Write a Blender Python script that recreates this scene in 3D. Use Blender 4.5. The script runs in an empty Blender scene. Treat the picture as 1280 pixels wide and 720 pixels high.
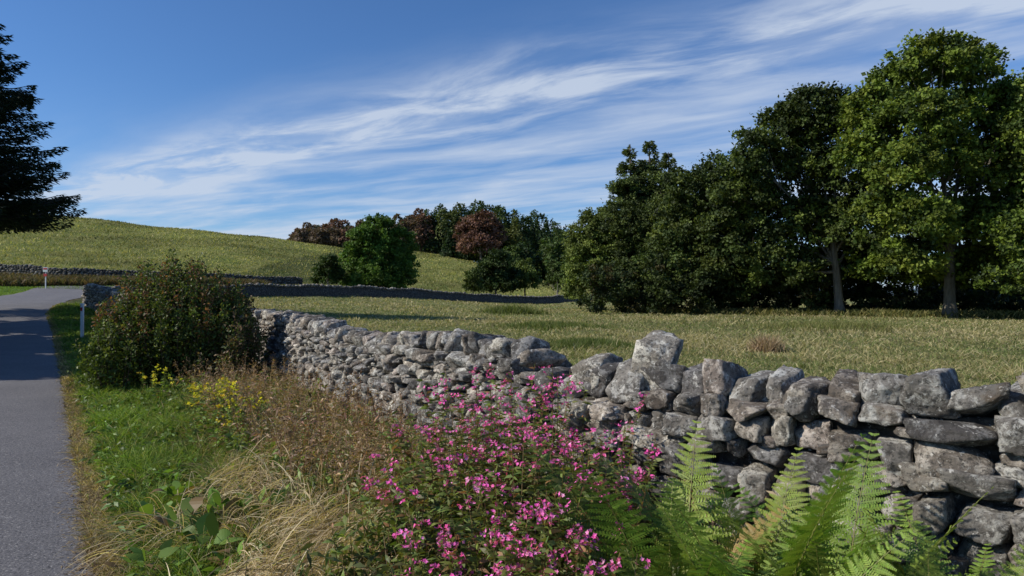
import bpy, math, numpy as np
from mathutils import Vector
R = np.random.default_rng(7)
F = 850.0; EYE = 1.7; HY = 368.0
def at(px, py, d): return np.array([(px-640)/F*d, d, EYE+(HY-py)/F*d])
def S(t):
    t = np.clip(t, 0, 1); return t*t*(3-2*t)
# ---------------------------------------------------------------- terrain
C1x = [-400,-150,-98,-83,-67,-52,-44,-37,-32,-20,0]
C1z = [16,16.2,13.8,12.3,10.1,7.6,5.7,3.8,2.8,0.6,0]
C2x = [-300,-105,-84,-65,-38,-13,16,32,60]
C2z = [14,15.2,15.2,15.0,15.6,13.4,8.7,3.6,0]
def T(X, Y):
    X = np.asarray(X, float); Y = np.asarray(Y, float)
    g = 1-S((X+30)/35)
    q = np.clip(Y-12, 0, 63); r = .036*np.where(q < 8, q*q/16, q-4)*1.08
    z = r*g + .007*np.clip(Y-30, 0, 120)
    t = np.clip((Y-58)/72, 0, 1)
    f = .5*S(t)+.5*t*(2-t); f = f*(1-.85*S((Y-132)/80))
    z = z + np.clip(np.interp(X, C1x, C1z)-2.2*g, 0, 99)*f
    t = np.clip((Y-110)/120, 0, 1)
    f = .5*S(t)+.5*t*(2-t); f = f*(1-S((Y-240)/250))
    z = z + np.clip(np.interp(X, C2x, C2z)-2.8, 0, 99)*f
    z = z - 3*S((Y-260)/400)
    far = S((Y-1500)/900)
    z = z + far*(34+22*np.sin(X/420+1.0)+9*np.sin(X/150.+2)+5*np.sin(X/70.))
    n = .02*np.sin(X*1.3+.5*Y)+.02*np.sin(Y*1.1-X*.6+1)
    n = n*S((Y-8)/20) + .3*S((Y-66)/60)*(np.sin(X*.11+Y*.05)+np.sin(Y*.13-X*.07+2)+.4*np.sin(X*.31+Y*.24))*S((400-Y)/100)
    return z+n
REx = np.array([[14.0,-20],[.3,0],[-2.5,4.1],[-9.4,14.2],[-17,25.2],[-24.0,35],[-27.3,40.5],[-30.0,46],[-33,53],[-36.2,60],[-42,75]])
def road_e(Y): return np.interp(Y, REx[:,1], REx[:,0])
WP = np.array([[5.2,1.0],[2.6,3.45],[.30,5.55],[-5.2,14.9],[-9,20],[-16,29.2],[-25.3,40.6]])
def wall_x(Y): return np.interp(Y, WP[:,1], WP[:,0])
FW = np.array([[-25.3,40.9],[-22.3,55],[-13.6,70],[-4,84],[5.6,95],[16,108],[30,118]])

# ---------------------------------------------------------------- mesh helpers
class Acc:
    def __init__(s): s.v=[]; s.f=[]; s.c=[]; s.m=[]; s.n=0
    def add(s, V, Fc, col, mat=0):
        V=np.asarray(V,float).reshape(-1,3); Fc=np.asarray(Fc,int)
        col=np.broadcast_to(np.asarray(col,float), (len(V), np.shape(col)[-1]))
        if col.shape[1]==3: col=np.concatenate([col,np.ones((len(V),1))],1)
        s.v.append(V); s.f.append(Fc+s.n); s.c.append(col); s.m.append(np.full(len(Fc),mat)); s.n+=len(V)
    def obj(s, name, mats, smooth=False, parent=None):
        V=np.concatenate(s.v); Fc=np.concatenate(s.f); C=np.concatenate(s.c); M=np.concatenate(s.m)
        me=bpy.data.meshes.new(name); k=Fc.shape[1]
        me.vertices.add(len(V)); me.vertices.foreach_set("co", V.astype(np.float32).ravel())
        me.loops.add(Fc.size); me.loops.foreach_set("vertex_index", Fc.astype(np.int32).ravel())
        me.polygons.add(len(Fc)); me.polygons.foreach_set("loop_start", np.arange(0,Fc.size,k,dtype=np.int32))
        me.polygons.foreach_set("material_index", M.astype(np.int32))
        me.polygons.foreach_set("use_smooth", np.full(len(Fc), smooth))
        for m in mats: me.materials.append(m)
        me.update(calc_edges=True)
        a=me.color_attributes.new("Col",'FLOAT_COLOR','POINT'); a.data.foreach_set("color", C.astype(np.float32).ravel())
        o=bpy.data.objects.new(name, me); bpy.context.scene.collection.objects.link(o)
        if parent: o.parent=parent
        return o
def nrm(a): return a/(np.linalg.norm(a,axis=-1,keepdims=True)+1e-9)
def rdir(n):
    return nrm(R.normal(size=(n,3)))
def strips(A, P, D, L, W, bend, col, tip=None, nseg=3, shape='blade', side=None, mat=0, bdir=None):
    N=len(P); L=np.broadcast_to(L,(N,)); W=np.broadcast_to(W,(N,)); bend=np.broadcast_to(bend,(N,))
    t=np.linspace(0,1,nseg+1)
    if bdir is None: bdir=np.tile([0,0,-1.0],(N,1))
    if side is None: side=nrm(np.cross(D, rdir(N)))
    c=P[:,None]+D[:,None]*(L[:,None]*t)[...,None]+bdir[:,None]*((bend*L)[:,None]*t**2)[...,None]
    if shape=='blade': w=np.interp(t,[0,.5,1],[.8,1,.05])
    elif shape=='leaf': w=np.interp(t,[0,.3,.6,1],[.08,1,.8,.04])
    else: w=np.interp(t,[0,1],[1,.5])
    w=(W[:,None]*w)[...,None]*.5
    V=np.stack([c-side[:,None]*w, c+side[:,None]*w],2)
    b=(np.arange(N)*(nseg+1)*2)[:,None]+(np.arange(nseg)*2)[None]
    Fc=np.stack([b,b+1,b+3,b+2],-1).reshape(-1,4)
    col=np.broadcast_to(col,(N,3))
    tip=col if tip is None else np.broadcast_to(tip,(N,3))
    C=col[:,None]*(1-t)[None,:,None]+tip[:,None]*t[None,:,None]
    C=np.repeat(C[:,:,None],2,2).reshape(-1,3)
    A.add(V,Fc,C,mat)
def leaves(A, P, D, Nn, L, W, col, mat=0):
    N=len(P); L=np.broadcast_to(L,(N,))[:,None]; W=np.broadcast_to(W,(N,))[:,None]
    s=nrm(np.cross(D,Nn)); up=np.cross(s,D)
    V=np.stack([P, P+D*L*.45+s*W*.5+up*W*.12, P+D*L, P+D*L*.45-s*W*.5+up*W*.12],1)
    Fc=np.arange(N*4).reshape(N,4)
    A.add(V,Fc,np.repeat(np.broadcast_to(col,(N,3)),4,0),mat)
def tube(A, pts, rad, col, mat=1, k=7):
    pts=np.asarray(pts,float); n=len(pts); rad=np.asarray(rad,float)
    tg=nrm(np.gradient(pts,axis=0)); ref=np.where(np.abs(tg[:,2:3])>.8, [[1.,0,0]], [[0,0,1.]])
    a=nrm(np.cross(tg,ref)); b=np.cross(tg,a)
    for i in range(1,n):
        if np.dot(a[i],a[i-1])<0: a[i]*=-1; b[i]*=-1
    th=np.arange(k)*2*np.pi/k
    V=pts[:,None]+rad[:,None,None]*(a[:,None]*np.cos(th)[None,:,None]+b[:,None]*np.sin(th)[None,:,None])
    i=np.arange(n-1)[:,None]*k; j=np.arange(k)[None]; jn=(j+1)%k
    Fc=np.stack([i+j,i+jn,i+k+jn,i+k+j],-1).reshape(-1,4)
    A.add(V,Fc,np.asarray(col,float),mat)
def vary(col, n, a=.25, hue=.08):
    col=np.asarray(col,float)
    return np.clip(col*(1+R.uniform(-a,a,(n,1)))*(1+R.uniform(-hue,hue,(n,3))),0.001,1)
def cmix(cols, w, n):
    cols=np.asarray(cols,float); return cols[R.choice(len(cols), n, p=np.asarray(w)/sum(w))]

# ---------------------------------------------------------------- materials
def newmat(name):
    m=bpy.data.materials.new(name); m.use_nodes=True; nt=m.node_tree
    b=nt.nodes["Principled BSDF"]; return m,nt,b
def nd(nt,t,**k):
    n=nt.nodes.new(t)
    for a,v in k.items(): setattr(n,a,v)
    return n
def noise(nt, scale, detail=5, rough=.55, vec=None, dist=0):
    n=nd(nt,'ShaderNodeTexNoise'); n.inputs['Scale'].default_value=scale; n.inputs['Detail'].default_value=detail
    n.inputs['Roughness'].default_value=rough; n.inputs['Distortion'].default_value=dist
    if vec is not None: nt.links.new(vec,n.inputs['Vector'])
    return n.outputs['Fac']
def ramp(nt, fac, stops):
    n=nd(nt,'ShaderNodeValToRGB'); e=n.color_ramp.elements
    while len(e)<len(stops): e.new(.5)
    for i,(p,c) in enumerate(stops):
        e[i].position=p; e[i].color=(c,c,c,1) if np.isscalar(c) else (*c,1)
    nt.links.new(fac,n.inputs[0]); return n.outputs[0]
def mixc(nt,f,a,b,mode='MIX'):
    n=nd(nt,'ShaderNodeMix',data_type='RGBA',blend_type=mode)
    for s,v in ((0,f),(6,a),(7,b)):
        if isinstance(v,bpy.types.NodeSocket): nt.links.new(v,n.inputs[s])
        elif s==0: n.inputs[0].default_value=v
        else: n.inputs[s].default_value=(*v,1) if not np.isscalar(v) else (v,v,v,1)
    return n.outputs[2]
def attr(nt):
    n=nd(nt,'ShaderNodeAttribute'); n.attribute_name="Col"; return n
def leafmat(name, trans=.25, rough=.5, spec=.3):
    m,nt,b=newmat(name); a=attr(nt); nt.links.new(a.outputs['Color'],b.inputs['Base Color'])
    b.inputs['Roughness'].default_value=rough; b.inputs['Specular IOR Level'].default_value=spec
    tr=nd(nt,'ShaderNodeBsdfTranslucent')
    c=mixc(nt,1.0,a.outputs['Color'],(1.6,1.6,.7),'MULTIPLY'); nt.links.new(c,tr.inputs[0])
    mx=nd(nt,'ShaderNodeMixShader'); mx.inputs[0].default_value=trans
    nt.links.new(b.outputs[0],mx.inputs[1]); nt.links.new(tr.outputs[0],mx.inputs[2])
    nt.links.new(mx.outputs[0],nt.nodes['Material Output'].inputs[0]); return m
LEAF=leafmat("foliage",.28); GRASS=leafmat("grass_blades",.3,.6,.2); PETAL=leafmat("petals",.3,.6,.1); TREEL=leafmat("tree_leaves",.2,.6,.2)
BARK,nt,b=newmat("bark"); a=attr(nt)
tc=nd(nt,'ShaderNodeTexCoord'); mp=nd(nt,'ShaderNodeMapping'); mp.inputs['Scale'].default_value=(1,1,.25); nt.links.new(tc.outputs['Object'],mp.inputs[0])
f=noise(nt,7,6,.65,mp.outputs[0]); nt.links.new(mixc(nt,1.0,a.outputs['Color'],ramp(nt,f,[(.3,.45),(.7,1.4)]),'MULTIPLY'),b.inputs['Base Color'])
b.inputs['Roughness'].default_value=.9
# stone
STONE,nt,b=newmat("lichen_limestone"); a=attr(nt); geo=nd(nt,'ShaderNodeNewGeometry')
off=nd(nt,'ShaderNodeVectorMath',operation='MULTIPLY_ADD'); 
cx=nd(nt,'ShaderNodeCombineXYZ'); 
for i in range(3): nt.links.new(a.outputs['Alpha'],cx.inputs[i])
nt.links.new(cx.outputs[0],off.inputs[0]); off.inputs[1].default_value=(37,51,23); nt.links.new(geo.outputs['Position'],off.inputs[2])
P=off.outputs[0]
c=mixc(nt,ramp(nt,noise(nt,5,6,.65,P),[(.35,0),(.68,1)]),(.145,.13,.115),(.34,.315,.28))
lich=ramp(nt,noise(nt,7,8,.74,P,.35),[(.49,0),(.57,.92)])
c=mixc(nt,lich,c,(.60,.58,.53))
c=mixc(nt,1.0,c,a.outputs['Color'],'MULTIPLY')
c=mixc(nt,ramp(nt,noise(nt,21,5,.72,P,.2),[(.585,0),(.63,.85)]),c,(.68,.66,.61))
c=mixc(nt,ramp(nt,noise(nt,38,5,.78,P),[(.38,.9),(.48,0)]),c,(.05,.046,.042))
c=mixc(nt,ramp(nt,noise(nt,11,6,.7,P,.3),[(.36,.85),(.44,0)]),c,(.07,.066,.06))
c=mixc(nt,ramp(nt,noise(nt,2.6,6,.65,P,.4),[(.60,0),(.68,.55)]),c,(.17,.12,.075))
nt.links.new(c,b.inputs['Base Color']); b.inputs['Roughness'].default_value=.92; b.inputs['Specular IOR Level'].default_value=.2
bp=nd(nt,'ShaderNodeBump'); bp.inputs['Strength'].default_value=1.; bp.inputs['Distance'].default_value=.04
nt.links.new(noise(nt,16,9,.75,P),bp.inputs['Height']); nt.links.new(bp.outputs[0],b.inputs['Normal'])
# ground
GROUND,nt,b=newmat("ground_soil_and_turf"); a=attr(nt); geo=nd(nt,'ShaderNodeNewGeometry'); P=geo.outputs['Position']
c=a.outputs['Color']
c=mixc(nt,1.0,c,ramp(nt,noise(nt,.06,7,.65,P,.5),[(.3,.56),(.7,1.3)]),'MULTIPLY')
c=mixc(nt,ramp(nt,noise(nt,.22,8,.75,P,.3),[(.42,0),(.60,.9)]),c,mixc(nt,1.0,c,(.58,.74,.6),'MULTIPLY'))
c=mixc(nt,1.0,c,ramp(nt,noise(nt,2.2,8,.8,P),[(.32,.5),(.68,1.45)]),'MULTIPLY')
nt.links.new(c,b.inputs['Base Color']); b.inputs['Roughness'].default_value=1; b.inputs['Specular IOR Level'].default_value=.1
bp=nd(nt,'ShaderNodeBump'); bp.inputs['Strength'].default_value=1.; bp.inputs['Distance'].default_value=.35
nt.links.new(noise(nt,1.6,9,.8,P),bp.inputs['Height']); nt.links.new(bp.outputs[0],b.inputs['Normal'])
# asphalt
ASPH,nt,b=newmat("worn_asphalt"); geo=nd(nt,'ShaderNodeNewGeometry'); P=geo.outputs['Position']
c=mixc(nt,ramp(nt,noise(nt,.8,6,.65,P),[(.3,0),(.7,1)]),(.10,.094,.098),(.155,.146,.148))
c=mixc(nt,ramp(nt,noise(nt,45,4,.75,P),[(.38,.9),(.5,0)]),c,(.035,.035,.038))
c=mixc(nt,ramp(nt,noise(nt,60,3,.7,P),[(.56,0),(.66,.85)]),c,(.36,.34,.32))
nt.links.new(c,b.inputs['Base Color']); b.inputs['Roughness'].default_value=.85
bp=nd(nt,'ShaderNodeBump'); bp.inputs['Strength'].default_value=.8; bp.inputs['Distance'].default_value=.012
nt.links.new(noise(nt,50,5,.75,P),bp.inputs['Height']); nt.links.new(bp.outputs[0],b.inputs['Normal'])
def plain(name,col,rough=.6):
    m,nt,b=newmat(name); f=noise(nt,30,4); nt.links.new(mixc(nt,1.0,col,ramp(nt,f,[(.3,.75),(.7,1.1)]),'MULTIPLY'),b.inputs['Base Color']); b.inputs['Roughness'].default_value=rough; return m
WHITE=plain("weathered_white_paint",(.75,.75,.72)); RED=plain("red_paint",(.5,.03,.03)); 

# ---------------------------------------------------------------- ground sheet
def sinh_axis(lo,hi,n,s):
    t=np.linspace(math.asinh(lo/s),math.asinh(hi/s),n); return s*np.sinh(t)
gx=sinh_axis(-3500,3500,620,9); gy=sinh_axis(-300,4200,620,9)
X,Y=np.meshgrid(gx,gy); Z=T(X,Y)
dr=X-road_e(Y); wr=np.interp(Y,[0,30,45,80],[3.3,3.6,6.5,7])
inside=(dr<-.12)&(dr>-wr+.1)&(Y<78)
Z=Z-.04*np.where(inside,1,0)
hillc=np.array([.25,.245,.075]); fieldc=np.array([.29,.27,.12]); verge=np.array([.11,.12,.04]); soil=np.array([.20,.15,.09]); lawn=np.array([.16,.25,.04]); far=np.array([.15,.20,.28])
C=np.empty(X.shape+(3,)); C[:]=hillc
fw=np.interp(X,FW[:,0],FW[:,1])
m=(X>wall_x(Y))&((Y<fw)|(X>20)); C[m]=fieldc
m=(dr>=0)&(X<=wall_x(Y)); C[m]=verge
m=(dr>=-.35)&(dr<.26)&(Y<50); C[m]=soil
m=(dr<-wr)&(Y<70); C[m]=lawn
haze_mix=(S((Y-230)/500))[...,None]; C=C*(1-haze_mix*.9)+far*haze_mix*.9  # aerial haze painted into the ground colour, bluer with distance
A=Acc(); n=len(gx)
i=np.arange(len(gy)-1)[:,None]*n+np.arange(n-1)[None]
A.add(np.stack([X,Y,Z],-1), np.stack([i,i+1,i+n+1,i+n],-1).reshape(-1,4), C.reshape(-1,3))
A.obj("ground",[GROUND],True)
# road
ys=np.concatenate([np.linspace(-19,0,60),np.linspace(.1,20,520),np.linspace(20.3,75,180)]); A=Acc()
wl=np.interp(ys,[0,30,45,80],[3.3,3.6,6.5,7]); k=14
wob=.03*np.sin(ys*2.3)+.02*np.sin(ys*5.1+1)+.012*np.sin(ys*17)+.01*np.sin(ys*31+2)+R.normal(0,.006,len(ys))
V=[]
for j in range(k+1):
    s=j/k; x=road_e(ys)-wl*s + (wob if j==0 else 0); V.append(np.stack([x,ys,T(x,ys)+.006+(.03*4*s*(1-s) if j else 0)],-1))
V=np.stack(V,1); i=np.arange(len(ys)-1)[:,None]*(k+1)+np.arange(k)[None]
A.add(V,np.stack([i+1,i,i+k+1,i+k+2],-1).reshape(-1,4),(.1,.1,.1)); A.obj("road",[ASPH],True)

# ---------------------------------------------------------------- dry stone walls
def ico(sub):
    import bmesh
    bm=bmesh.new(); bmesh.ops.create_icosphere(bm,subdivisions=sub,radius=1)
    v=np.array([p.co[:] for p in bm.verts]); f=np.array([[q.index for q in p.verts] for p in bm.faces]); bm.free(); return nrm(v),f
ICO={k:ico(k) for k in (1,2,3,4,5)}
def rot_zyx(N,az,tilt):
    z=R.uniform(-az,az,N); x=R.uniform(-tilt,tilt,N); y=R.uniform(-tilt,tilt,N)
    cz,sz,cx,sx,cy,sy=np.cos(z),np.sin(z),np.cos(x),np.sin(x),np.cos(y),np.sin(y); o=np.zeros(N); e=np.ones(N)
    A_=lambda r:np.array(r).transpose(2,0,1)
    return A_([[cz,-sz,o],[sz,cz,o],[o,o,e]])@A_([[e,o,o],[o,cx,-sx],[o,sx,cx]])@A_([[cy,o,sy],[o,e,o],[-sy,o,cy]])
def stones(A, cen, size, tang, sub, tilt=.07, dark=1.):
    V0,F0=ICO[sub]; N=len(cen)
    for s0 in range(0,N,100):
        sl=slice(s0,min(N,s0+100)); n=sl.stop-s0; K=10
        pn=nrm(R.normal(size=(n,K,3))); pd=R.uniform(.72,1.08,(n,K))
        ax=np.tile(np.array([[1,0,0],[-1,0,0],[0,1,0],[0,-1,0],[0,0,1],[0,0,-1.]]),(n,1,1))
        ax=nrm(ax+R.normal(0,.16,ax.shape)); ad=R.uniform(.70,.86,(n,6))
        pn=np.concatenate([pn,ax],1); pd=np.concatenate([pd,ad],1)
        q=np.maximum(0,np.einsum('vc,nkc->nvk',V0,pn)/pd[:,None])
        r=1/np.power((q**80).sum(-1),1/80)
        for fr,am in ((4,.018),(9,.015),(19,.013)):
            w=R.normal(size=(n,3,3))*fr; ph=R.uniform(0,6.28,(n,1,3))
            r=r*(1+am*np.sin(np.einsum('vc,ncd->nvd',V0,w)+ph).sum(-1))
        V=V0[None]*r[...,None]*size[sl][:,None]*.60
        V=np.einsum('nvc,ndc->nvd',V,rot_zyx(n,.16,tilt))
        t=tang[sl]; nn=np.stack([-t[:,1],t[:,0]],1)
        W=np.empty_like(V)
        W[...,0]=V[...,0]*t[:,None,0]+V[...,1]*nn[:,None,0]; W[...,1]=V[...,0]*t[:,None,1]+V[...,1]*nn[:,None,1]; W[...,2]=V[...,2]
        W+=cen[sl][:,None]
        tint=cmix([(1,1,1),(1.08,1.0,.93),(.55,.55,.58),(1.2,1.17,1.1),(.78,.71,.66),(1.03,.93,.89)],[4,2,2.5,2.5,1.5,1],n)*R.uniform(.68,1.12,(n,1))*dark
        C=np.concatenate([np.repeat(tint[:,None],len(V0),1),np.repeat(R.uniform(0,1,(n,1,1)),len(V0),1)],-1)
        Fc=(F0[None]+(np.arange(n)*len(V0))[:,None,None]).reshape(-1,3)
        A.add(W,Fc,C.reshape(-1,4))
def wall(name, path, Hs, sections=None, subf=lambda Y:3, extra=None, thick=.5, backs=True, dark=1.,fill=True,h0=1.3):
    path=np.asarray(path,float); seg=np.linalg.norm(np.diff(path,axis=0),axis=1); cum=np.concatenate([[0],np.cumsum(seg)]); Ltot=cum[-1]
    px=lambda s:np.stack([np.interp(s,cum,path[:,0]),np.interp(s,cum,path[:,1])],-1)
    tg=lambda s:nrm(px(np.minimum(s+.15,Ltot))-px(np.maximum(s-.15,0)))
    Hf=lambda s:np.interp(s,Hs[0],Hs[1]) if Hs is not None else np.full(np.shape(s),h0)+.05*np.sin(np.asarray(s)*.9)
    A=Acc(); items=[]
    for (sa,sb,scale,cw,ch) in (sections or [(0,Ltot,1.,1.,1.)]):
        sb=min(sb,Ltot)
        fr=[0]
        while fr[-1]<1: fr.append(fr[-1]+R.uniform(.10,.16)*scale*(1.15-.35*fr[-1]))
        fr=np.array(fr)/fr[-1]; ct=.15*ch
        for sidev in ((1,-1) if backs else (1,)):
            for r in range(len(fr)-1):
                s=sa-R.uniform(0,.1)
                while s<sb:
                    w=R.uniform(.10,.27)*scale*(1.15 if r<3 else 1)
                    if R.random()<.15: w*=1.45
                    sc=s+w/2; Hc=float(Hf(sc))-ct
                    wave=.03*math.sin(sc*2.1+r*.7)+.022*math.sin(sc*5+r*1.9)
                    z0=Hc*fr[r]+wave; z1=Hc*fr[r+1]+wave; h=(z1-z0)*R.uniform(.8,1.35)
                    f=(z0+z1)/2/1.3; half=(thick*.5)*(1.25-.4*f)
                    if w<.17*scale and R.random()<.4:
                        for q in (.25,.75): items.append((sc,sidev*(half-.13+R.uniform(-.03,.03)),z0+(z1-z0)*q,w*1.03,.3,h*.53,sidev))
                    else: items.append((sc,sidev*(half-.12+R.uniform(-.06,.06)),(z0+z1)/2+R.uniform(-.015,.015),w*1.01,.32*R.uniform(.85,1.15),h*1.03,sidev))
                    if fill and sidev==1 and R.random()<.3:
                        items.append((s,half+R.uniform(-.08,-.02),z0+R.uniform(-.01,.02),R.uniform(.05,.10)*scale,.12,R.uniform(.03,.07)*scale,sidev))
                    s+=w*.985
        s=sa
        while s<sb:
            w=R.uniform(.12,.32)*cw; h=R.uniform(.12,.28)*ch
            sc=s+w/2; items.append((sc,R.uniform(-.05,.05),float(Hf(sc))-ct+h*.36,w*1.06,thick*.95*R.uniform(.7,1.05),h*1.15,2)); s+=w*.98
    if extra: items+=extra
    it=np.array(items); xy=px(it[:,0]); t=tg(it[:,0]); nn=np.stack([-t[:,1],t[:,0]],1)
    xy=xy+nn*it[:,1:2]; z=T(xy[:,0],xy[:,1])+it[:,2]
    cen=np.concatenate([xy,z[:,None]],1); size=it[:,3:6]
    sub=np.array([subf(y) for y in xy[:,1]]); sub=np.where(it[:,6]==-1,np.minimum(sub,2),sub); sub=np.where((it[:,6]==1)&(it[:,3]<.1),np.minimum(sub,3),sub)
    for k in np.unique(sub):
        m=sub==k
        for cop in (True,False):
            mm=m&((it[:,6]==2)==cop)
            if mm.any(): stones(A,cen[mm],size[mm],t[mm],int(k),.32 if cop else .14,dark)
    ss=np.arange(0,Ltot,.25); c=px(ss); tt=tg(ss); nn=np.stack([-tt[:,1],tt[:,0]],1); g=T(c[:,0],c[:,1]); H=Hf(ss)-.18
    prof=[(-thick*.36,-.1),(-thick*.2,1),(thick*.2,1),(thick*.36,-.1)]
    V=np.stack([np.stack([c[:,0]+nn[:,0]*a,c[:,1]+nn[:,1]*a,g+np.where(b_>0,H*b_,b_)],-1) for a,b_ in prof],1)
    i=(np.arange(len(ss)-1)*4)[:,None]+np.arange(3)[None]
    q=np.stack([i,i+1,i+5,i+4],-1).reshape(-1,4); tri=np.concatenate([q[:,[0,1,2]],q[:,[0,2,3]]])
    A.add(V,tri,(.2,.18,.16,.5))  # core coloured dark to give painted shade in the gaps between stones
    return A.obj(name,[STONE],True)
seg=np.linalg.norm(np.diff(WP,axis=0),axis=1); cum=np.concatenate([[0],np.cumsum(seg)])
L1=cum[2]; Lr=cum[1]
hs=[0,Lr,Lr+.66,Lr+1.6,Lr+2.0,Lr+2.15,Lr+2.35,Lr+2.75,L1-.12,L1+.1,L1+1.3,L1+2.3,L1+4.0,L1+5,L1+6.5,L1+10.5,cum[-1]]
hv=[1.25,1.25,1.21,1.19,1.19,1.17,1.12,1.10,1.10,1.26,1.27,1.23,1.12,1.14,1.22,1.28,1.3]
ex=[(Lr+2.12,0,1.20,.30,.36,.38,2),(Lr+2.62,0,1.12,.30,.36,.24,2)]
wall("dry_stone_wall",WP,(hs,hv),[(0,L1-.15,1.12,1.0,1.0),(L1-.02,cum[3]+3,.90,.66,.78),(cum[3]+3,99,1.15,1.,1.)],lambda y:4 if y<8 else (3 if y<17 else 2),ex)
wall("dry_stone_wall",FW,None,[(0,999,1.6,1.6,1.2)],lambda y:1,thick=.5,backs=False,dark=.6,fill=False,h0=1.02)  # dark tint paints the shade of its camera-facing side into the stone colour
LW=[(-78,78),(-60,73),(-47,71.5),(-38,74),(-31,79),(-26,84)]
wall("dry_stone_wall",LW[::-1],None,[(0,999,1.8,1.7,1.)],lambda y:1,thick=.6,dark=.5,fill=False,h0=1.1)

# ---------------------------------------------------------------- trees
def tree(name, base, lobes, leaf, nleaf, cols, wts, trunk=(.35,.6), clump=.5, barkc=(.12,.105,.08), up=.15, lean=0, inner=.15, limbs=True, core=0):
    A=Acc(); base=np.array([base[0],base[1],float(T(base[0],base[1]))-.2]); lob=np.array(lobes,float)
    vol=(lob[:,3]*lob[:,4]*lob[:,5])**(2/3); top=lob[:,2].max()
    if limbs:
        zt=base[2]+(top-base[2])*trunk[1]; fork=np.array([base[0]*.6+lob[:,0].mean()*.4+lean,base[1]*.6+lob[:,1].mean()*.4,zt])
        pts=[base+(fork-base)*t+np.array([.12*math.sin(t*5),.1*math.cos(t*4),0])*t for t in np.linspace(0,1,8)]
        rr=trunk[0]*np.linspace(1,.5,8); rr[0]*=1.45; tube(A,pts,rr,barkc,1,9)
        for l in lob:
            t0=R.uniform(.45,1); st=base+(fork-base)*t0; en=l[:3]
            mid=(st+en)/2+np.array([0,0,-.08*np.linalg.norm(en-st)])
            t=np.linspace(0,1,7)[:,None]; pts=(1-t)**2*st+2*t*(1-t)*mid+t*t*en
            tube(A,pts,trunk[0]*.38*np.linspace(1,.2,7),barkc,1,6)
            for _ in range(4):
                d=rdir(1)[0]; d[2]=abs(d[2])*.6; e2=en+d*l[3:6]*.85; s2=pts[3+R.integers(0,3)]
                tube(A,[s2,(s2+e2)/2,e2],trunk[0]*np.array([.16,.1,.03]),barkc,1,5)
    cols=np.asarray(cols,float)
    for l,v in zip(lob,vol/vol.sum()):
        n=int(nleaf*v); nc=max(8,int(n/62)); lt=R.uniform(.82,1.2)
        d=rdir(nc); d[:,2]=np.where(d[:,2]<-.6,-d[:,2],d[:,2])
        rad=np.where(R.random(nc)<inner,R.uniform(.2,.7,nc),R.uniform(.72,1.18,nc))
        cc=l[:3]+d*l[3:6]*rad[:,None]
        ccol=cmix(cols,wts,nc)*R.uniform(.6,1.35,(nc,1))*lt
        ci=R.integers(0,nc,n); cr=clump*R.uniform(.45,1.35,nc)
        off=R.normal(size=(n,3))*np.array([1,1,.62])*.52*cr[ci][:,None]
        P=cc[ci]+off
        D=nrm(rdir(n)+d[ci]*.5+np.array([0,0,-.15])); Nn=nrm(rdir(n)*.9+d[ci]*.7+np.array([0,0,.5]))
        sz=leaf*R.uniform(.6,1.3,n)
        leaves(A,P,D,Nn,sz,sz*.75,np.clip(ccol[ci]*R.uniform(.8,1.2,(n,1)),.003,1))
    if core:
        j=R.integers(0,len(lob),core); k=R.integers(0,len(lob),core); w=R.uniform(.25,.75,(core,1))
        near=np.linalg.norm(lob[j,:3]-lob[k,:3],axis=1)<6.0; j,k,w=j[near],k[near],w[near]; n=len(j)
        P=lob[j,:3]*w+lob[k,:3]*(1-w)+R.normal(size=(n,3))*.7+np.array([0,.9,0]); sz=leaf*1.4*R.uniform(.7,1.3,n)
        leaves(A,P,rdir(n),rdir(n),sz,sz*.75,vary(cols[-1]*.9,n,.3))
    return A.obj(name,[TREEL,BARK])
def lobs(L,d):
    out=[]
    for l in L:
        px,py,rx,ry=l[:4]; dd=d+(l[4] if len(l)>4 else R.uniform(-1.5,1.5)); p=at(px,py,dd)
        out.append((*p,rx/F*dd,max(rx,ry)/F*dd*.95,ry/F*dd))
    return out
SY=[(.12,.165,.022),(.085,.125,.02),(.155,.19,.028),(.045,.07,.016)]
DK=[(.055,.08,.018),(.07,.095,.022),(.036,.054,.015)]
p=at(1187,400,46)
tree("sycamore_tree",p[:2],lobs([(1165,84,52,30),(1212,90,34,28),(1118,112,32,28),(1088,145,32,32),(1146,150,42,34,-3),(1218,148,42,34),(1262,140,32,36),(1083,198,32,32),(1130,212,38,36,-3.5),(1182,205,40,38,-2),(1235,215,42,38),(1278,200,34,46),(1105,270,34,32,-2.5),(1150,280,38,36,-3.5),(1200,285,40,36,-1),(1245,285,40,38),(1285,280,36,42),(1210,335,42,22),(1135,325,36,22,-2),(1165,345,34,20,2),(1250,340,36,26,2),(1100,330,30,28,3)],46),.25,125000,SY,[4,3,2,2],(.40,.5),.52,core=9000)
p=at(1050,398,50)
tree("sycamore_tree",p[:2],lobs([(1018,142,42,28),(985,165,36,30),(1050,158,32,30),(945,198,36,32),(1000,215,46,36),(1050,220,40,38),(925,248,36,36),(968,280,44,38),(1015,285,42,36),(1060,288,38,38),(920,305,45,38),(980,335,45,28),(1082,260,28,40),(1085,325,34,30),(1030,340,34,24,3),(1110,345,30,28,3),(1000,355,40,22,4)],50),.25,98000,DK+[(.09,.12,.022),(.03,.045,.013)],[4,3,3,2,1],(.34,.5),.52,(.17,.15,.12),lean=.2,core=9000)
p=at(880,392,55)
tree("oak_tree",p[:2],lobs([(895,222,26,22),(862,240,26,26),(905,260,36,32),(856,290,42,34),(900,325,44,36),(842,335,40,36),(880,362,45,24),(930,350,40,32)],55),.25,58000,DK+[(.10,.125,.025),(.03,.045,.013)],[4,3,2,2,1],(.3,.5),.52,core=5000)
p=at(806,388,62)
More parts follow.
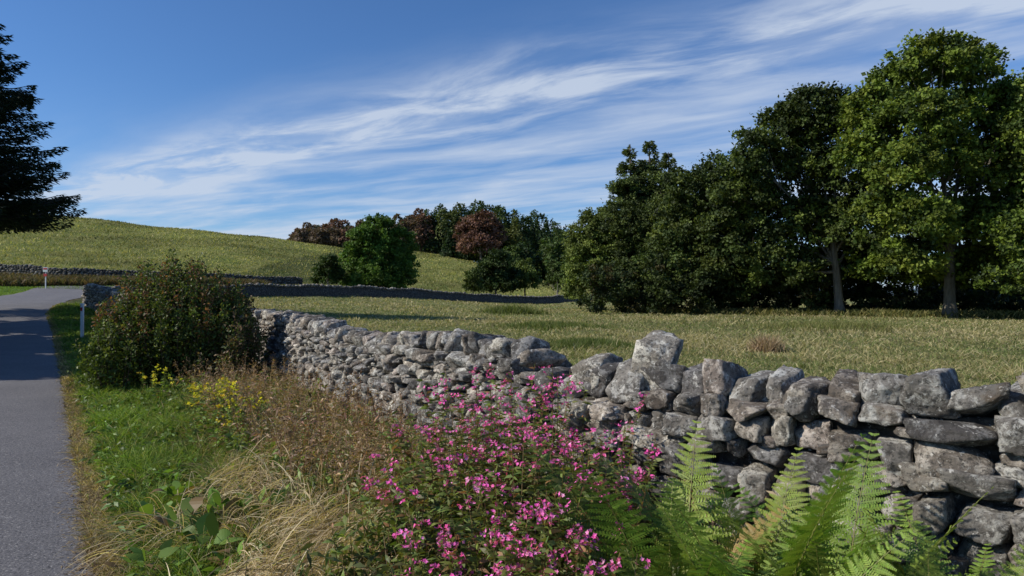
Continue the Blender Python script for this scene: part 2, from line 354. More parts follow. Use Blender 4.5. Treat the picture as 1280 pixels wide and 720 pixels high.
A=lobs([(784,246,20,22),(806,235,20,26),(832,240,20,24),(784,280,30,30),(825,285,34,32),(846,310,30,32),(800,335,42,40)],60)
tree("ash_tree",p[:2],A,.2,36000,[(.07,.10,.024),(.095,.125,.032),(.045,.065,.02)],[3,2,2],(.25,.7),.42,inner=.1,core=3000)
p=at(752,384,62)
tree("willow_tree",p[:2],lobs([(722,305,12,24),(740,284,14,18),(758,274,13,14),(728,335,20,28),(750,312,20,28),(776,300,18,30),(766,340,28,30),(735,358,28,22),(788,352,30,26)],62),.2,54000,[(.13,.17,.036),(.165,.20,.05),(.085,.115,.025)],[3,2,2],(.25,.5),.38,core=3000)
p=at(1300,402,42)
tree("sycamore_tree",p[:2],lobs([(1300,240,45,44),(1330,150,60,60),(1285,300,36,34),(1320,330,60,50),(1268,345,32,30),(1350,240,60,60)],42),.24,42000,SY,[3,3,1,3],(.35,.5),.6)
hl=[]
for rowd in (0,5):
    for px in np.arange(742,1340,10):
        h=R.uniform(26,50) + (12 if px<1000 else 0) - (18 if 1095<px<1150 else 0); b_=at(px,396,R.uniform(51,56)+rowd); z=float(T(b_[0],b_[1])); r=h/F*52
        hl.append((b_[0],b_[1],z+r*.45,1.2,1.2,r*.65))
tree("hawthorn_hedge",(hl[25][0],hl[25][1]),hl,.24,80000,[(.03,.045,.013),(.05,.07,.018),(.07,.06,.022),(.02,.03,.01)],[3,2,1,2],(.1,.5),.45,limbs=False)
p=at(476,362,88)
tree("ash_tree",p[:2],lobs([(475,290,22,18),(455,303,20,18),(500,306,18,18),(444,328,18,18),(478,322,32,24),(506,335,16,20),(470,348,34,18),(498,350,24,15),(446,350,16,14)],88),.28,50000,[(.085,.155,.024),(.065,.125,.02),(.11,.18,.03)],[3,2,2],(.35,.4),.5,core=3000)
p=at(410,362,84); tree("hawthorn_tree",p[:2],lobs([(410,332,10,11),(407,346,14,12),(416,345,11,14)],84),.28,8000,[(.04,.07,.016),(.055,.085,.02)],[2,1],(.2,.4),.45)
p=at(620,366,108); tree("oak_tree",p[:2],lobs([(622,328,16,12),(612,342,20,15),(632,348,18,14),(604,355,14,10),(624,358,20,9)],108),.34,16000,[(.035,.06,.016),(.05,.075,.018)],[2,1],(.25,.4),.6)
p=at(656,366,112); tree("hawthorn_tree",p[:2],lobs([(656,337,11,11),(658,352,16,15)],112),.34,7000,[(.10,.135,.03),(.075,.105,.024)],[2,1],(.2,.4),.55)
p=at(592,368,100); tree("hawthorn_tree",p[:2],lobs([(592,352,9,12),(590,360,8,7)],100),.3,3500,[(.06,.085,.02),(.05,.07,.018)],[2,1],(.15,.4),.5)
p=at(697,366,100); tree("hawthorn_tree",p[:2],lobs([(697,340,12,14),(705,350,14,16),(690,355,8,8)],105),.3,6500,[(.065,.10,.024),(.045,.065,.018)],[2,1],(.15,.4),.5)
prof=([366,385,420,450,480,500,530,560,600,630,660,690,716],[292,279,277,280,274,270,262,257,254,257,264,271,286])
A=Acc()
def wtree(px,py,d,w,kind):
    b_=at(px,py,d); x,y,zt=b_; zb=float(T(x,y)); H=zt-zb; n=1200
    cen=np.array([x,y,zb]); u=R.random(n)
    if kind=='c':
        hz=1-np.sqrt(u)*.98; r=w*(1-hz)**.7*R.uniform(.6,1.1,n); z=zb+H*(.05+.95*hz); col=vary((.03,.052,.019),n,.4)
        th=R.uniform(0,6.28,n); P=np.stack([x+r*np.cos(th),y+r*np.sin(th),z],1)
    else:
        d3=rdir(n); d3[:,2]=np.abs(d3[:,2])*np.where(R.random(n)<.7,1,-.8)
        wob=1+.22*np.sin(d3[:,0]*5+x)+.18*np.sin(d3[:,2]*7+y)
        P=cen+np.stack([d3[:,0]*w*wob,d3[:,1]*w*wob,H*.5+d3[:,2]*H*.5*np.clip(wob,0,1.05)],1)
        base={'g':(.055,.085,.021),'r':(.14,.075,.048),'b':(.13,.092,.06),'o':(.09,.108,.03)}[kind]; col=vary(base,n,.45)
    D=rdir(n); sz=R.uniform(.45,1.0,n)
    out=nrm(P-(cen+np.array([0,0,H*.4])))
    leaves(A,P,D,nrm(out+rdir(n)*.7+[0,0,.3]),sz,sz*.8,col)
    tube(A,[(x,y,zb-.3),(x,y,zb+H*.6)],[.3,.12],(.07,.055,.045),1,5)
for row,(dd,dy) in enumerate(((246,0),(232,3),(216,9),(200,18))):
    for px in np.arange(368,716,8.5):
        px=px+R.uniform(-4,4)
        if row>0 and 455<px<500: continue
        top=np.interp(px,*prof)+dy+R.uniform(-4,5)
        if row==3 and px<555: continue
        if px<455: kind=R.choice(['b','r','b','c']) if px>405 or row<2 else 'b'
        elif px<545: kind=R.choice(['r','b','r','g']) if px<530 else R.choice(['c','g'])
        elif 655<px: kind=R.choice(['c','g','c'])
        else: kind=R.choice(['c','g','c','o'])
        if dd==200 and px<640: top+=12
        wtree(px,top,dd,R.uniform(2.2,3.6),kind)
A.obj("woodland",[TREEL,BARK])
p=at(601,325,192)
tree("copper_beech_tree",p[:2],lobs([(600,278,17,12),(588,294,18,15),(613,294,18,15),(600,306,26,14)],192),.6,17000,[(.15,.078,.056),(.12,.062,.045),(.18,.10,.068)],[3,2,1],(.4,.4),.9)
A=Acc()
for px in np.arange(640,724,7):
    wtree(px+R.uniform(-3,3),R.uniform(296,320),165+R.uniform(-8,8),R.uniform(2.3,3.4),R.choice(['g','c','g']))
A.obj("copse",[TREEL,BARK])

def conifer(name,x,y,H,rb,zb,nb=260,per=230,leaf=.2,wd=.42,col=(.018,.030,.013)):
    A=Acc(); g=float(T(x,y)); tube(A,[(x,y,g-.2),(x+.1,y,g+H*.5),(x,y,g+H)],[.38,.24,.03],(.09,.07,.055),1,9)
    for i in range(nb):
        f=R.uniform(0,1)**1.15; z=g+zb+(H-zb)*f; L=rb*(1-f)**.85*R.uniform(.72,1.12)+.25; th=R.uniform(0,6.28)
        o=np.array([math.cos(th),math.sin(th),0]); t=np.linspace(0,1,6)[:,None]
        dr_=R.uniform(.08,.24)
        pts=np.array([x,y,z])+o*L*t+np.array([0,0,1.])*(L*(-dr_*t*1.2+.22*t**3))
        tube(A,pts,.05*np.linspace(1,.15,6)*(L/3+.3),(.08,.06,.045),1,5)
        n=int(per*L/rb)+25; u=R.uniform(.12,1.02,n)**.8
        P=np.array([x,y,z])+o*L*u[:,None]+np.array([0,0,1.])*(L*(-dr_*u*1.2+.22*u**3))[:,None]
        sd=np.cross(o,[0,0,1.]); wdt=.30*L*np.clip(1.15-u,.1,.8)
        P=P+sd*(R.uniform(-1,1,n)*wdt)[:,None]+np.array([0,0,1])*R.uniform(-.28,.06,n)[:,None]
        D=nrm(o*.8+sd*R.uniform(-.8,.8,n)[:,None]+np.array([0,0,1])*R.uniform(-.7,.2,n)[:,None])
        leaves(A,P,D,nrm(rdir(n)+[0,0,.6]),leaf*R.uniform(.8,1.7,n),leaf*wd,vary(col,n,.4))
    A.obj(name,[TREEL,BARK])
conifer("pine_tree",-29.4,35,19.5,6.0,5.0,500,380,.22,.34)
conifer("pine_tree",-20.2,13.6,11.5,4.4,1.2,260,240,.3,.7)
conifer("pine_tree",-22.6,19.0,13,5.0,1.2,280,240,.3,.7)
conifer("pine_tree",-27.6,25.5,14,4.8,1.5,280,240,.3,.7)
for px_,top_,d_,rb_ in ((788,180,61,3.4),(812,176,62.5,3.6),(836,190,61,3.0)):
    p=at(px_,top_,d_); conifer("larch_tree",p[0],p[1],p[2]-float(T(p[0],p[1])),rb_,4.,190,110,.24,.5,(.085,.11,.034))

# ---------------------------------------------------------------- grass
def grass(name,P,h,w,bend,cols,tips,lean=.35,nseg=3):
    n=len(P); D=nrm(np.stack([R.normal(0,lean,n),R.normal(0,lean,n),np.ones(n)],1))
    bd=nrm(np.stack([D[:,0]*2+R.normal(0,.3,n),D[:,1]*2+R.normal(0,.3,n),-np.full(n,.7)],1))
    A=Acc(); strips(A,P,D,h,w,bend,cols,tips,nseg,bdir=bd); return A.obj(name,[GRASS])
def sample(n,y0,y1,pw):
    return (y0**(1-pw)+R.random(n)*(y1**(1-pw)-y0**(1-pw)))**(1/(1-pw)) if pw!=1 else y0*np.exp(R.random(n)*math.log(y1/y0))
n=240000; y=sample(n,1.8,42,1.3); wx=wall_x(y)-.25; rx=road_e(y)-.01; x=rx+(wx-rx)*R.random(n)**1.15
patch=np.sin(x*2.1+y*.7)+np.sin(y*1.7-x*1.1)+np.sin(x*5+y*3.1)*.6
dr=x-rx; gw=.95+.16*np.clip(y-3.5,0,20)+.12*patch; green=S((gw-dr)/.6+.5)*S((dr-.14)/.2)
p2=np.sin(x*4.3-y*2.2)+np.sin(y*3.9+x*1.6)+np.sin(x*9+y*6.1)*.5
z=T(x,y); h=(.09+.15*R.random(n))*(1+.22*p2)*(.40+.65*S(dr/.5))*(1+.5*(1-S((gw-dr)/.5+.5)))
isg=R.random(n)<(.08+(.82+.06*p2)*green)
G=cmix([(.14,.22,.028),(.18,.27,.036),(.085,.15,.022),(.26,.29,.07)],[4,3,3,2],n); B=cmix([(.38,.29,.15),(.28,.205,.10),(.17,.13,.065),(.48,.39,.21)],[3,3,2,2],n)
c=np.where(isg[:,None],G,B)*R.uniform(.7,1.3,(n,1))*(1+.12*patch)[:,None]
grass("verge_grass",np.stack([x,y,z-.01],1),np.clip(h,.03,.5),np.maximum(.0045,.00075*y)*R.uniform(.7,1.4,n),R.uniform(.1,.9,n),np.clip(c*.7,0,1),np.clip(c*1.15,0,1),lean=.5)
n=9000; y=sample(n,1.8,20,1.4); x=road_e(y)+R.normal(.04,.10,n); A=Acc(); D=nrm(np.stack([R.normal(size=n),R.normal(size=n),R.uniform(0,.25,n)],1))
c=cmix([(.36,.26,.14),(.22,.15,.08),(.13,.09,.05),(.45,.36,.2)],[3,3,2,1],n); P=np.stack([x,y,T(x,y)+.012],1)
strips(A,P,D,R.uniform(.02,.09,n),R.uniform(.003,.012,n),.05,c,c,2,'leaf',side=nrm(np.cross(D,[0,0,1.]))); A.obj("roadside_litter",[GRASS])
n=30000; y=sample(n,30,72,1.); x=-y*R.uniform(.56,.80,n); keep=(x<road_e(y)-np.interp(y,[0,30,45,80],[3.3,3.6,6.5,7]))|(y>62); x=x[keep]; y=y[keep]; n=len(x)
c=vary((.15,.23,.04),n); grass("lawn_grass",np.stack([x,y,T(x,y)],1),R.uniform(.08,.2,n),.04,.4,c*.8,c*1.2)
# field
n=340000; y=sample(n,5.5,100,1.05); x=y*R.uniform(-.62,.86,n)
keep=(x>wall_x(y)+.35)&(y<np.interp(x,FW[:,0],FW[:,1])-.3+(x>18)*40); x=x[keep]; y=y[keep]; n=len(x)
patch=np.sin(x*.45+y*.21)+np.sin(y*.33-x*.17+1)+.7*np.sin(x*1.3+.9*y)
p2=np.sin(x*2.9-y*1.2)+np.sin(y*2.3+x*1.4)
h=R.uniform(.05,.22,n)*(1+.16*patch+.25*p2)*np.where(R.random(n)<.04,1.8,1)
gg=R.random(n)<.42-.16*patch-.06*p2
c=np.where(gg[:,None],cmix([(.15,.19,.055),(.20,.235,.08),(.12,.15,.045)],[2,2,1],n),cmix([(.41,.35,.18),(.34,.295,.14),(.52,.45,.27),(.26,.23,.11)],[3,3,2,2],n))*R.uniform(.7,1.25,(n,1))
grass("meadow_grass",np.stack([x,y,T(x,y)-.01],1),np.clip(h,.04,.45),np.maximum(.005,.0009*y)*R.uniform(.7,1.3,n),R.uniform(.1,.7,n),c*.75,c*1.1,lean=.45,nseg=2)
n=120000; y=R.uniform(62,225,n); x=R.uniform(-.86,.12,n)*y; keep=(y>np.interp(x,FW[:,0],FW[:,1],left=64)+2); x=x[keep]; y=y[keep]; n=len(x)
patch=np.sin(x*.21+y*.11)+np.sin(y*.17-x*.13+1)+np.sin(x*.6-y*.35)
c=cmix([(.31,.285,.10),(.25,.255,.075),(.40,.35,.16),(.12,.15,.04)],[3,3,1.7,3],n)*R.uniform(.7,1.25,(n,1))*(1+.2*patch)[:,None]
grass("hillside_grass",np.stack([x,y,T(x,y)-.03],1),R.uniform(.15,.55,n),R.uniform(.08,.22,n)*y/100,.3,np.clip(c*.9,0,1),np.clip(c*1.1,0,1),nseg=1)
def tuft(name,px,d,w,n,h,cols,wts,wd=.012):
    cx=(px-640)/F*d; x=cx+R.normal(0,w,n); y=d+R.normal(0,w*.8,n); c=cmix(cols,wts,n)*R.uniform(.7,1.3,(n,1))
    r=np.hypot(x-cx,y-d)/w
    grass(name,np.stack([x,y,T(x,y)],1),h*R.uniform(.5,1.1,n)*np.clip(1.2-.3*r,.3,1),wd,R.uniform(.05,.4,n),c*.8,c,lean=.3)
tuft("nettle_patch",735,22,.8,2600,.40,[(.10,.14,.035),(.14,.16,.055)],[2,1],.02)
tuft("nettle_patch",690,34,1.5,2200,.42,[(.10,.14,.035),(.16,.17,.055)],[2,1],.03)
tuft("nettle_patch",1040,33,2.0,2600,.5,[(.15,.17,.05),(.24,.22,.09)],[2,1],.03)
tuft("dead_thistle",958,20,.24,700,.66,[(.34,.24,.15),(.42,.32,.22)],[2,1],.02)
tuft("nettle_patch",640,52,1.3,900,.9,[(.12,.15,.04),(.1,.12,.035)],[2,1],.05)
tuft("dead_thistle",785,11,.22,260,.38,[(.32,.23,.12),(.4,.31,.19)],[2,1],.008)
n=11000; t=R.random(n); x=9+t*30; y=np.interp(x,[9,39],[57,43])+R.normal(0,1.3,n); c=cmix([(.26,.23,.09),(.12,.13,.04),(.07,.08,.025)],[2,2,2],n)*R.uniform(.7,1.3,(n,1))
grass("rough_grass",np.stack([x,y,T(x,y)],1),R.uniform(.3,.8,n),.06,.3,c*.8,c,nseg=2)
n=26000; t=R.random(n); x=-66+t*37+R.normal(0,.5,n); y=np.interp(x,[-66,-47,-38,-29],[68,66.5,70,77])+R.uniform(-3,2.5,n)
c=cmix([(.12,.08,.045),(.09,.09,.035),(.16,.12,.06),(.05,.055,.025)],[3,2,2,2],n)*R.uniform(.7,1.3,(n,1))
grass("bracken_bank",np.stack([x,y,T(x,y)],1),R.uniform(.4,1.15,n),.09,.3,c,c*1.1,nseg=2)

# ---------------------------------------------------------------- verge plants
def onground(x,y): return np.stack([x,y,T(x,y)],-1)
def shrub(name,cx,cy,rx,ry,H,nst,nl,cols,wts,tipc,leaf=.06,tipf=.5):
    A=Acc(); g=float(T(cx,cy))
    for i in range(nst):
        th=R.uniform(0,6.28); rr=math.sqrt(R.random()); ox,oy=rx*rr*math.cos(th),ry*rr*math.sin(th)
        hh=H*(1-.42*rr**2)*R.uniform(.72,1.06)
        b0=np.array([cx+ox*.5,cy+oy*.5,g]); e=np.array([cx+ox,cy+oy,g+hh]); m=(b0+e)/2+np.array([ox*.2,oy*.2,.1])
        t=np.linspace(0,1,6)[:,None]; pts=(1-t)**2*b0+2*t*(1-t)*m+t*t*e
        tube(A,pts,.012*np.linspace(1,.25,6),(.10,.06,.04),1,4)
        n=nl; u=R.uniform(.08,1.03,n)[:,None]; P=(1-u)**2*b0+2*u*(1-u)*m+u*u*e+R.normal(0,.11,(n,3))*(1.15-u*.8)
        D=nrm(rdir(n)+nrm(e-b0)*.5); cc=cmix(cols,wts,n)*R.uniform(.6,1.35,(n,1))*R.uniform(.75,1.25)
        if R.random()<.4:
            tp=(u[:,0]>.82)&(R.random(n)<tipf); cc[tp]=vary(tipc,tp.sum(),.3)
        sz=leaf*R.uniform(.6,1.4,n); leaves(A,P,D,nrm(rdir(n)+[0,0,.6]),sz,sz*.55,cc)
    return A.obj(name,[LEAF,BARK])
shrub("wild_shrub",-6.3,12.9,1.45,1.2,2.4,270,230,[(.07,.105,.022),(.05,.075,.018),(.12,.15,.03),(.11,.07,.03)],[4,3,3,1],(.20,.10,.05))
shrub("wild_shrub",-5.1,12.4,.55,.7,1.5,40,140,[(.07,.10,.024),(.12,.08,.04),(.18,.15,.07)],[3,2,1],(.2,.13,.07))
shrub("wild_shrub",-6.9,11.9,.65,.7,1.25,45,140,[(.10,.14,.026),(.06,.09,.018)],[3,2],(.15,.16,.04))

def stalks(name,x,y,h,colr,flow=None,wd=.006,lean=.18,leafc=None,nleaf=6,leafL=(.03,.10),asp=.28):
    A=Acc(); n=len(x); P=onground(x,y); D=nrm(np.stack([R.normal(0,lean,n),R.normal(0,lean,n),np.ones(n)],1))
    c=vary(colr,n,.3); hh=h*R.uniform(.5,1.15,n); bend=R.uniform(0,.2,n)
    strips(A,P,D,hh,wd,bend,c,c,5,'stem')
    tone=R.uniform(.7,1.35,(n,1))
    for k in range(nleaf):
        u=R.uniform(.1,.95,n); Q=P+D*(hh*u)[:,None]+np.array([0,0,-1])*(bend*hh*u*u)[:,None]
        d=nrm(rdir(n)*[1,1,.6]+[0,0,.1]); L=R.uniform(*leafL,n)
        lc=np.clip(vary(leafc if leafc is not None else colr,n,.35,.15)*tone,0,1); strips(A,Q,d,L,L*asp,R.uniform(.1,.5,n),lc,lc,2,'leaf')
    if flow is not None:
        for k in range(12):
            Q=P+D*hh[:,None]*R.uniform(.82,1.02,(n,1))+np.array([0,0,-1])*(bend*hh)[:,None]+R.normal(0,.018,(n,3))
            leaves(A,Q,rdir(n),rdir(n),.014,.012,vary(flow,n,.35))
    return A.obj(name,[LEAF,BARK])
def belt(n,y0,y1,f0,f1,pw=1.2):
    y=sample(n,y0,y1,pw); wx=wall_x(y)-.3; rx=road_e(y); f=R.uniform(f0,f1,n); return rx+(wx-rx)*f,y
x,y=belt(1500,4.0,13,.48,1.); stalks("dried_stalks",x,y,.64,(.28,.19,.11),(.36,.24,.15),.005,.25,nleaf=10)
x,y=belt(1500,4.0,14,.42,1.); stalks("verge_herbs",x,y,.40,(.13,.14,.05),None,.005,.3,leafc=(.13,.18,.036),nleaf=18,asp=.4)
x,y=belt(400,3.,6,.2,.55); stalks("verge_herbs",x,y,.28,(.17,.15,.06),None,.004,.35,leafc=(.16,.21,.045),nleaf=14,asp=.4)
x,y=belt(800,3.2,13,.06,.42); stalks("clover_and_plantain",x,y,.16,(.13,.15,.04),None,.004,.5,leafc=(.11,.175,.03),nleaf=12,leafL=(.04,.11),asp=.42)
x,y=belt(140,4.2,8,.45,.85); stalks("sorrel_stalks",x,y,.95,(.16,.095,.055),(.20,.095,.06),.006,.16,nleaf=5)
# straw tangle
A=Acc(); n=10000; x=np.concatenate([R.uniform(-1.6,-.3,n//2),R.uniform(-2.5,-.8,n-n//2)]); y=np.concatenate([R.uniform(2.8,4.6,n//2),R.uniform(4.3,7.6,n-n//2)])
P=onground(x,y); P[:,2]+=R.uniform(0,.24,n)
cl=np.sin(x*3.1+y*1.3)*1.5+np.sin(y*2.7)*1.2; D=nrm(np.stack([np.cos(cl)*.8+R.normal(0,.4,n),np.sin(cl)*.8+R.normal(0,.4,n),R.uniform(.3,1.1,n)],1))
c=cmix([(.55,.44,.26),(.42,.32,.18),(.30,.21,.12),(.62,.53,.35)],[3,3,2,1.5],n)*R.uniform(.7,1.2,(n,1)); strips(A,P,D,R.uniform(.2,.65,n),R.uniform(.003,.007,n),R.uniform(.4,1.0,n),c,c*1.1,6)
A.obj("dead_grass",[GRASS])
def dock(name,cx,cy,n=14,s=.3,col=(.14,.23,.038)):
    A=Acc(); th=R.uniform(0,6.28,n); el=R.uniform(.35,1.3,n); D=np.stack([np.cos(th)*np.cos(el),np.sin(th)*np.cos(el),np.sin(el)],1)
    P=np.tile(onground(np.array(cx),np.array(cy)),(n,1))+R.normal(0,.04,(n,3))*[1,1,0]+[0,0,.05]
    L=s*R.uniform(.6,1.3,n); strips(A,P,D,L*.8,.008,.0,(.16,.15,.05),nseg=1,shape='stem')
    Q=P+D*(L*.75)[:,None]; sd=nrm(np.cross(D,[0,0,1.])+R.normal(0,.25,(n,3))); c=vary(col,n,.35)
    c[R.random(n)<.15]=(.2,.13,.05)
    strips(A,Q,nrm(D+[0,0,-.1]+R.normal(0,.12,(n,3))),L*.9,L*.4,R.uniform(.2,.7,n),c,c*.85,7,'leaf',side=sd); A.obj(name,[LEAF])
for px,py,s in ((235,618,.22),(255,640,.20),(212,600,.18),(315,600,.19),(275,605,.20),(365,695,.16),(190,650,.13),(225,575,.17),(300,655,.15)):
    d=1.45*F/(py+25-HY); dock("dock_plant",(px-640)/F*d,d,18,s)
def flowerplant(name,cx,cy,H,r,nst,petal,heads=22,leafc=(.09,.13,.03),fs=.016,stemc=(.1,.1,.04),nl=46,top=.22,leafL=.08,spread=.06,pf=.72):
    A=Acc(); x=cx+R.normal(0,r*.55,nst); y=cy+R.normal(0,r*.5,nst); P=onground(x,y)
    D=nrm(np.stack([(x-cx)*.35+R.normal(0,.12,nst),(y-cy)*.35+R.normal(0,.12,nst),np.ones(nst)],1)); h=H*R.uniform(.6,1.05,nst); bend=R.uniform(0,.10,nst)
    c=vary(stemc,nst,.3); strips(A,P,D,h,.007,bend,c,c,5,'stem',mat=0)
    i=np.repeat(np.arange(nst),nl); u=R.uniform(.08,.97,len(i)); pos=lambda i,u:P[i]+D[i]*(h[i]*u)[:,None]-np.array([0,0,1])*(bend[i]*h[i]*u*u)[:,None]
    d=nrm(rdir(len(i))*[1,1,.3]+[0,0,.35]); L=leafL*R.uniform(.5,1.3,len(i))*(1.25-.75*u); lc=vary(leafc,len(i),.45,.15)
    o=R.random(len(i))<.12; lc[o]=vary((.24,.13,.055),o.sum(),.3)
    strips(A,pos(i,u),d,L,L*.32,R.uniform(.1,.6,len(i)),lc,lc*1.1,3,'leaf')
    fl=np.where(R.random(nst)<pf)[0]; nco=5
    if len(fl)==0: fl=np.array([0])
    ci=np.repeat(fl,nco); cu=1-R.random(len(ci))*top; cpos=pos(ci,cu)+R.normal(0,spread*.55,(len(ci),3))*[1,1,.4]
    j=np.repeat(np.arange(len(ci)),heads//nco+1); Q=cpos[j]+R.normal(0,.014,(len(j),3))*[1,1,.5]
    m=len(j); fc=np.repeat(vary(petal,len(ci),.3,.12),heads//nco+1,0); fc=fc*R.uniform(.8,1.2,(m,1))
    fc=fc+(R.random((m,1))**3)*np.array([.2,.25,.22])*(petal[2]>.2); ax=nrm(rdir(m)*.8+[0,0,.8]); e1=nrm(np.cross(ax,rdir(m))); e2=np.cross(ax,e1)
    strips(A,cpos-[0,0,.06],nrm(rdir(len(cpos))*.3+[0,0,1.]),.055,.002,0.,(.14,.12,.05),nseg=1,shape='stem')
    for k in range(5):
        a=k*2*np.pi/5; dd=nrm(e1*math.cos(a)+e2*math.sin(a)+ax*.25)
        leaves(A,Q,dd,ax,fs*R.uniform(.7,1.2,m),fs*.7,np.clip(fc*R.uniform(.8,1.2,(m,1)),0,1),1)
    return A.obj(name,[LEAF,PETAL])
YL=(.62,.54,.06)
for cx,cy,H,r,ns in ((-3.45,8.0,.78,.32,13),(-2.9,7.2,.68,.2,6),(-3.9,8.7,.7,.25,6),(-5.7,10.8,.55,.3,6)):
    flowerplant("ragwort_plant",cx,cy,H,r,ns,YL,20,fs=.017,leafc=(.13,.18,.035),pf=.85)
PK=(.76,.12,.44); LG=(.125,.155,.036)
for cx,cy,H,r,ns,pf in ((-.30,3.9,1.08,.32,34,.45),(.02,3.55,1.04,.34,38,.6),(.34,3.7,1.0,.28,30,.5),(-.10,4.6,1.28,.34,36,.65),(.12,4.4,1.26,.3,30,.6),(-.38,3.1,.68,.25,24,.35),(.2,2.95,.76,.24,26,.65),(-.66,3.6,.74,.2,14,.15),(.55,4.1,.88,.22,20,.2),(.05,3.05,.86,.15,14,.9),(-.45,4.5,1.12,.25,22,.35)):
    flowerplant("pink_wildflower",cx,cy,H,r,ns,PK,22,LG,.0118,(.16,.10,.05),76,.13,.085,.06,pf)
x=R.uniform(-.9,.75,600); y=R.uniform(3.,4.9,600); stalks("verge_herbs",x,y,.55,(.20,.14,.07),None,.005,.3,leafc=(.13,.155,.038),nleaf=20,asp=.34)

def fern(name,cx,cy,nf,Lf,col=(.175,.25,.04)):
    A=Acc(); base=onground(np.array(cx),np.array(cy))
    for i in range(nf):
        th=2*np.pi*i/nf+R.uniform(-.35,.35); o=np.array([math.cos(th),math.sin(th),0]); L=Lf*R.uniform(.68,1.08); el=R.uniform(1.0,1.42)
        np_=30; t=np.linspace(0,1,np_); arch=R.uniform(.12,.38)
        pos=base+o*.04+(o*math.cos(el)+np.array([0,0,math.sin(el)]))*(L*t)[:,None]+(o*.7-np.array([0,0,.5]))*(arch*L*t**2.2)[:,None]
        sd=nrm(np.cross(o,[0,0,1.])); ro=R.uniform(-.5,.5)
        pos=pos+sd*(R.uniform(-.1,.1)*L*t**2)[:,None]
        tan=nrm(np.gradient(pos,axis=0)); nn=nrm(np.cross(sd,tan)); sdr=nrm(sd*math.cos(ro)+nn*math.sin(ro)); nn=nrm(np.cross(sdr,tan))
        cc=vary(col,1,.3,.12)[0]
        if R.random()<.06: cc=np.array([.34,.24,.09])
        tube(A,pos[::3],np.linspace(.005,.0012,len(pos[::3])),(.22,.22,.06),0,4)
        m=slice(6,np_-1); tt=t[m]; env=np.interp(tt,[.15,.3,.45,.75,1],[.5,.95,1,.62,.05])*L*.17
        for sgn in (1,-1):
            k=len(tt); jit=R.uniform(-.08,.08,(k,1)); e_=env*R.uniform(.85,1.06,k)
            p0=pos[m]; dd=nrm(sdr[m]*sgn+tan[m]*(.42+jit)-nn[m]*R.uniform(-.05,.2)+R.normal(0,.04,(k,3)))
            npn=11; uu=np.linspace(.04,.97,npn); NN=nrm(nn[m]+R.normal(0,.1,(k,3))); dr_=R.uniform(.0,.14,k)
            sw=nrm(np.cross(dd,NN))
            strips(A,p0,dd,e_,e_*.075,dr_,cc*.95,nseg=4,shape='leaf',side=sw)
            Q=(p0[:,None]+dd[:,None]*(e_[:,None]*uu)[...,None]-np.array([0,0,1])*((dr_*e_)[:,None]*uu**2)[...,None]).reshape(-1,3)
            DD=np.repeat(dd,npn,0); NR=np.repeat(NN,npn,0); pl=(e_[:,None]*.19*(1.12-uu)+.003).ravel(); fw_=nrm(np.cross(NR,DD))
            tone=np.repeat(R.uniform(.82,1.18,(k,1)),npn,0)
            for s2 in (1,-1):
                d2=nrm(fw_*s2+DD*.6+R.normal(0,.06,DD.shape)); leaves(A,Q,d2,NR,pl*1.1,np.maximum(np.repeat(e_,npn)*.08,.005),np.clip(vary(cc,len(Q),.14)*tone,0,1))
    return A.obj(name,[LEAF])
for cx,cy,nf,Lf in ((.74,3.15,11,1.2),(1.14,3.15,11,1.24),(.98,2.7,9,1.0),(1.48,3.1,9,1.08),(.62,2.6,7,.85),(1.92,2.95,8,.98),(1.6,2.6,7,.85),(1.3,2.4,7,.76)):
    fern("fern",cx,cy,nf,Lf)
x,y=belt(700,2.,5.5,.55,.98); stalks("verge_herbs",x,y,.38,(.18,.15,.07),None,.004,.3,leafc=(.12,.15,.034),nleaf=16,asp=.34)

def box(A,c,s,mat): 
    c=np.array(c); s=np.array(s)/2; v=np.array([[x,y,z] for x in(-1,1) for y in(-1,1) for z in(-1,1)])*s+c
    A.add(v,[[0,1,3,2],[4,6,7,5],[0,4,5,1],[2,3,7,6],[0,2,6,4],[1,5,7,3]],(.5,.5,.5),mat)
A=Acc(); p=at(103,404,23.5); g=float(T(p[0],p[1])); box(A,(p[0],p[1],g+.60),(.08,.08,1.2),0); box(A,(p[0],p[1],g+1.225),(.10,.10,.05),0); box(A,(p[0],p[1]-.05,g+1.05),(.06,.012,.12),1)
A.obj("marker_post",[WHITE,RED])
A=Acc(); p=at(57,345,62); g=float(T(p[0],p[1])); box(A,(p[0],p[1],g+.8),(.07,.07,1.6),0)
box(A,(p[0],p[1]-.06,g+1.75),(.42,.03,.42),0); box(A,(p[0],p[1]-.08,g+1.82),(.34,.02,.14),1); box(A,(p[0],p[1]-.06,g+1.25),(.3,.03,.25),1)
A.obj("road_sign",[WHITE,RED])

# ---------------------------------------------------------------- light, sky, camera
sc=bpy.context.scene; el=math.radians(34); az=np.array([-.975,-.22]); az/=np.linalg.norm(az)
ds=Vector((az[0]*math.cos(el),az[1]*math.cos(el),math.sin(el)))
L=bpy.data.lights.new("sun",'SUN'); L.energy=5.0; L.angle=math.radians(.5); L.color=(1,.94,.83); so=bpy.data.objects.new("sun",L); sc.collection.objects.link(so)
so.rotation_euler=ds.to_track_quat('Z','Y').to_euler()
w=bpy.data.worlds.new("World"); sc.world=w; w.use_nodes=True; nt=w.node_tree; bg=nt.nodes['Background']
sk=nd(nt,'ShaderNodeTexSky',sky_type='NISHITA'); sk.sun_disc=False; sk.sun_elevation=el; sk.sun_rotation=math.atan2(az[0],az[1]); sk.altitude=300; sk.air_density=1.; sk.dust_density=.4; sk.ozone_density=2.5
tc=nd(nt,'ShaderNodeTexCoord'); sp=nd(nt,'ShaderNodeSeparateXYZ'); nt.links.new(tc.outputs['Generated'],sp.inputs[0])
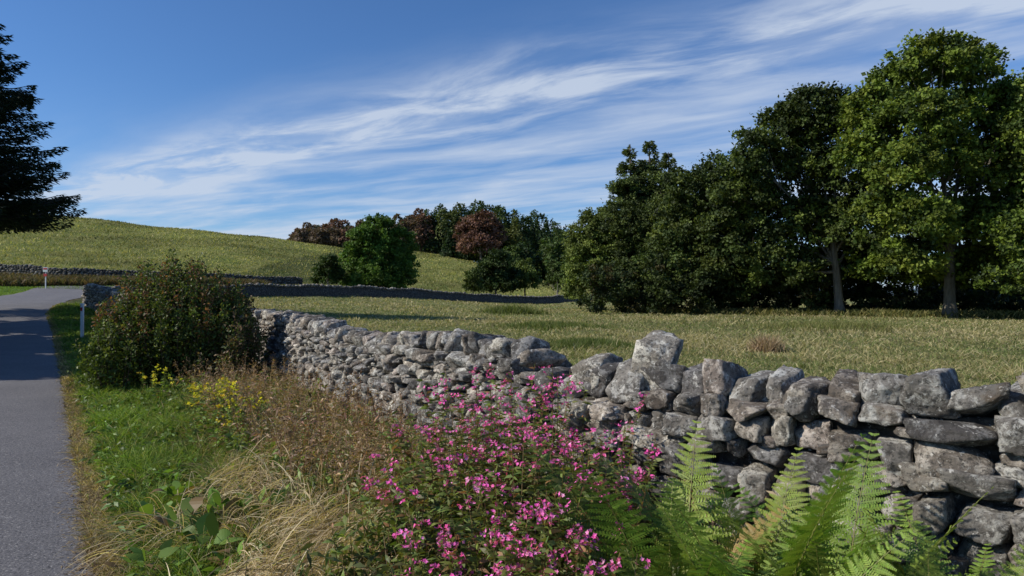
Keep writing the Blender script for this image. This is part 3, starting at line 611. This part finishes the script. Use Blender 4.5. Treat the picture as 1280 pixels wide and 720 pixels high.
def M(op,a,b_=None,c_=None):
    n=nd(nt,'ShaderNodeMath',operation=op)
    for i,v in enumerate((a,b_,c_)):
        if v is None: continue
        if isinstance(v,bpy.types.NodeSocket): nt.links.new(v,n.inputs[i])
        else: n.inputs[i].default_value=v
    return n.outputs[0]
zz=M('ADD',M('MAXIMUM',sp.outputs[2],0.0),.03); X=M('DIVIDE',sp.outputs[0],zz); Y=M('DIVIDE',sp.outputs[1],zz)
al=M('SUBTRACT',M('MULTIPLY',X,.835),M('MULTIPLY',Y,.55)); bb=M('ADD',M('MULTIPLY',X,.55),M('MULTIPLY',Y,.835))
def vec(a,b_):
    n=nd(nt,'ShaderNodeCombineXYZ'); nt.links.new(a,n.inputs[0]); nt.links.new(b_,n.inputs[1]); return n.outputs[0]
warp=noise(nt,.45,3,.5,vec(al,bb)); bw=M('ADD',bb,M('MULTIPLY',M('SUBTRACT',warp,.5),.8))
v1=vec(M('MULTIPLY',al,.28),M('MULTIPLY',bw,1.0)); n1=noise(nt,1.2,7,.54,v1,.3)
v2=vec(M('MULTIPLY',al,.7),M('MULTIPLY',bw,1.8)); n2=noise(nt,1.7,8,.60,v2,.4)
def sm(x,a,b_):
    n=nd(nt,'ShaderNodeMapRange',interpolation_type='SMOOTHSTEP'); nt.links.new(x,n.inputs[0]); n.inputs[1].default_value=a; n.inputs[2].default_value=b_; return n.outputs[0]
mask=sm(bw,1.75,2.7)
streak=M('MULTIPLY',sm(bw,2.05,2.45),M('SUBTRACT',1.0,sm(bw,2.55,3.1)))
c1=sm(n1,.38,.70); c2=sm(n2,.36,.72)
den=M('MULTIPLY',mask,M('ADD',M('MULTIPLY',c1,.52),M('MULTIPLY',c2,.30)))
den=M('ADD',den,M('MULTIPLY',streak,M('MULTIPLY',c2,.75)))
haze=M('SUBTRACT',1.0,sm(sp.outputs[2],-.02,.30))
den=M('ADD',den,M('MULTIPLY',haze,M('ADD',.10,M('MULTIPLY',c1,.45))))
den=M('MINIMUM',den,.84)
col=mixc(nt,den,mixc(nt,1.0,sk.outputs[0],(.62,.92,1.28),'MULTIPLY'),(5.9,6.7,8.0)); nt.links.new(col,bg.inputs[0]); bg.inputs[1].default_value=.10
cam=bpy.data.cameras.new("camera"); cam.lens=F/1280*36; cam.clip_end=9000; cam.clip_start=.05; co=bpy.data.objects.new("camera",cam); sc.collection.objects.link(co)
co.location=(0,0,EYE); co.rotation_euler=(math.radians(90)+math.atan(8/F),0,0); sc.camera=co
sc.view_settings.view_transform='Standard'; sc.view_settings.look='None'; sc.view_settings.exposure=0
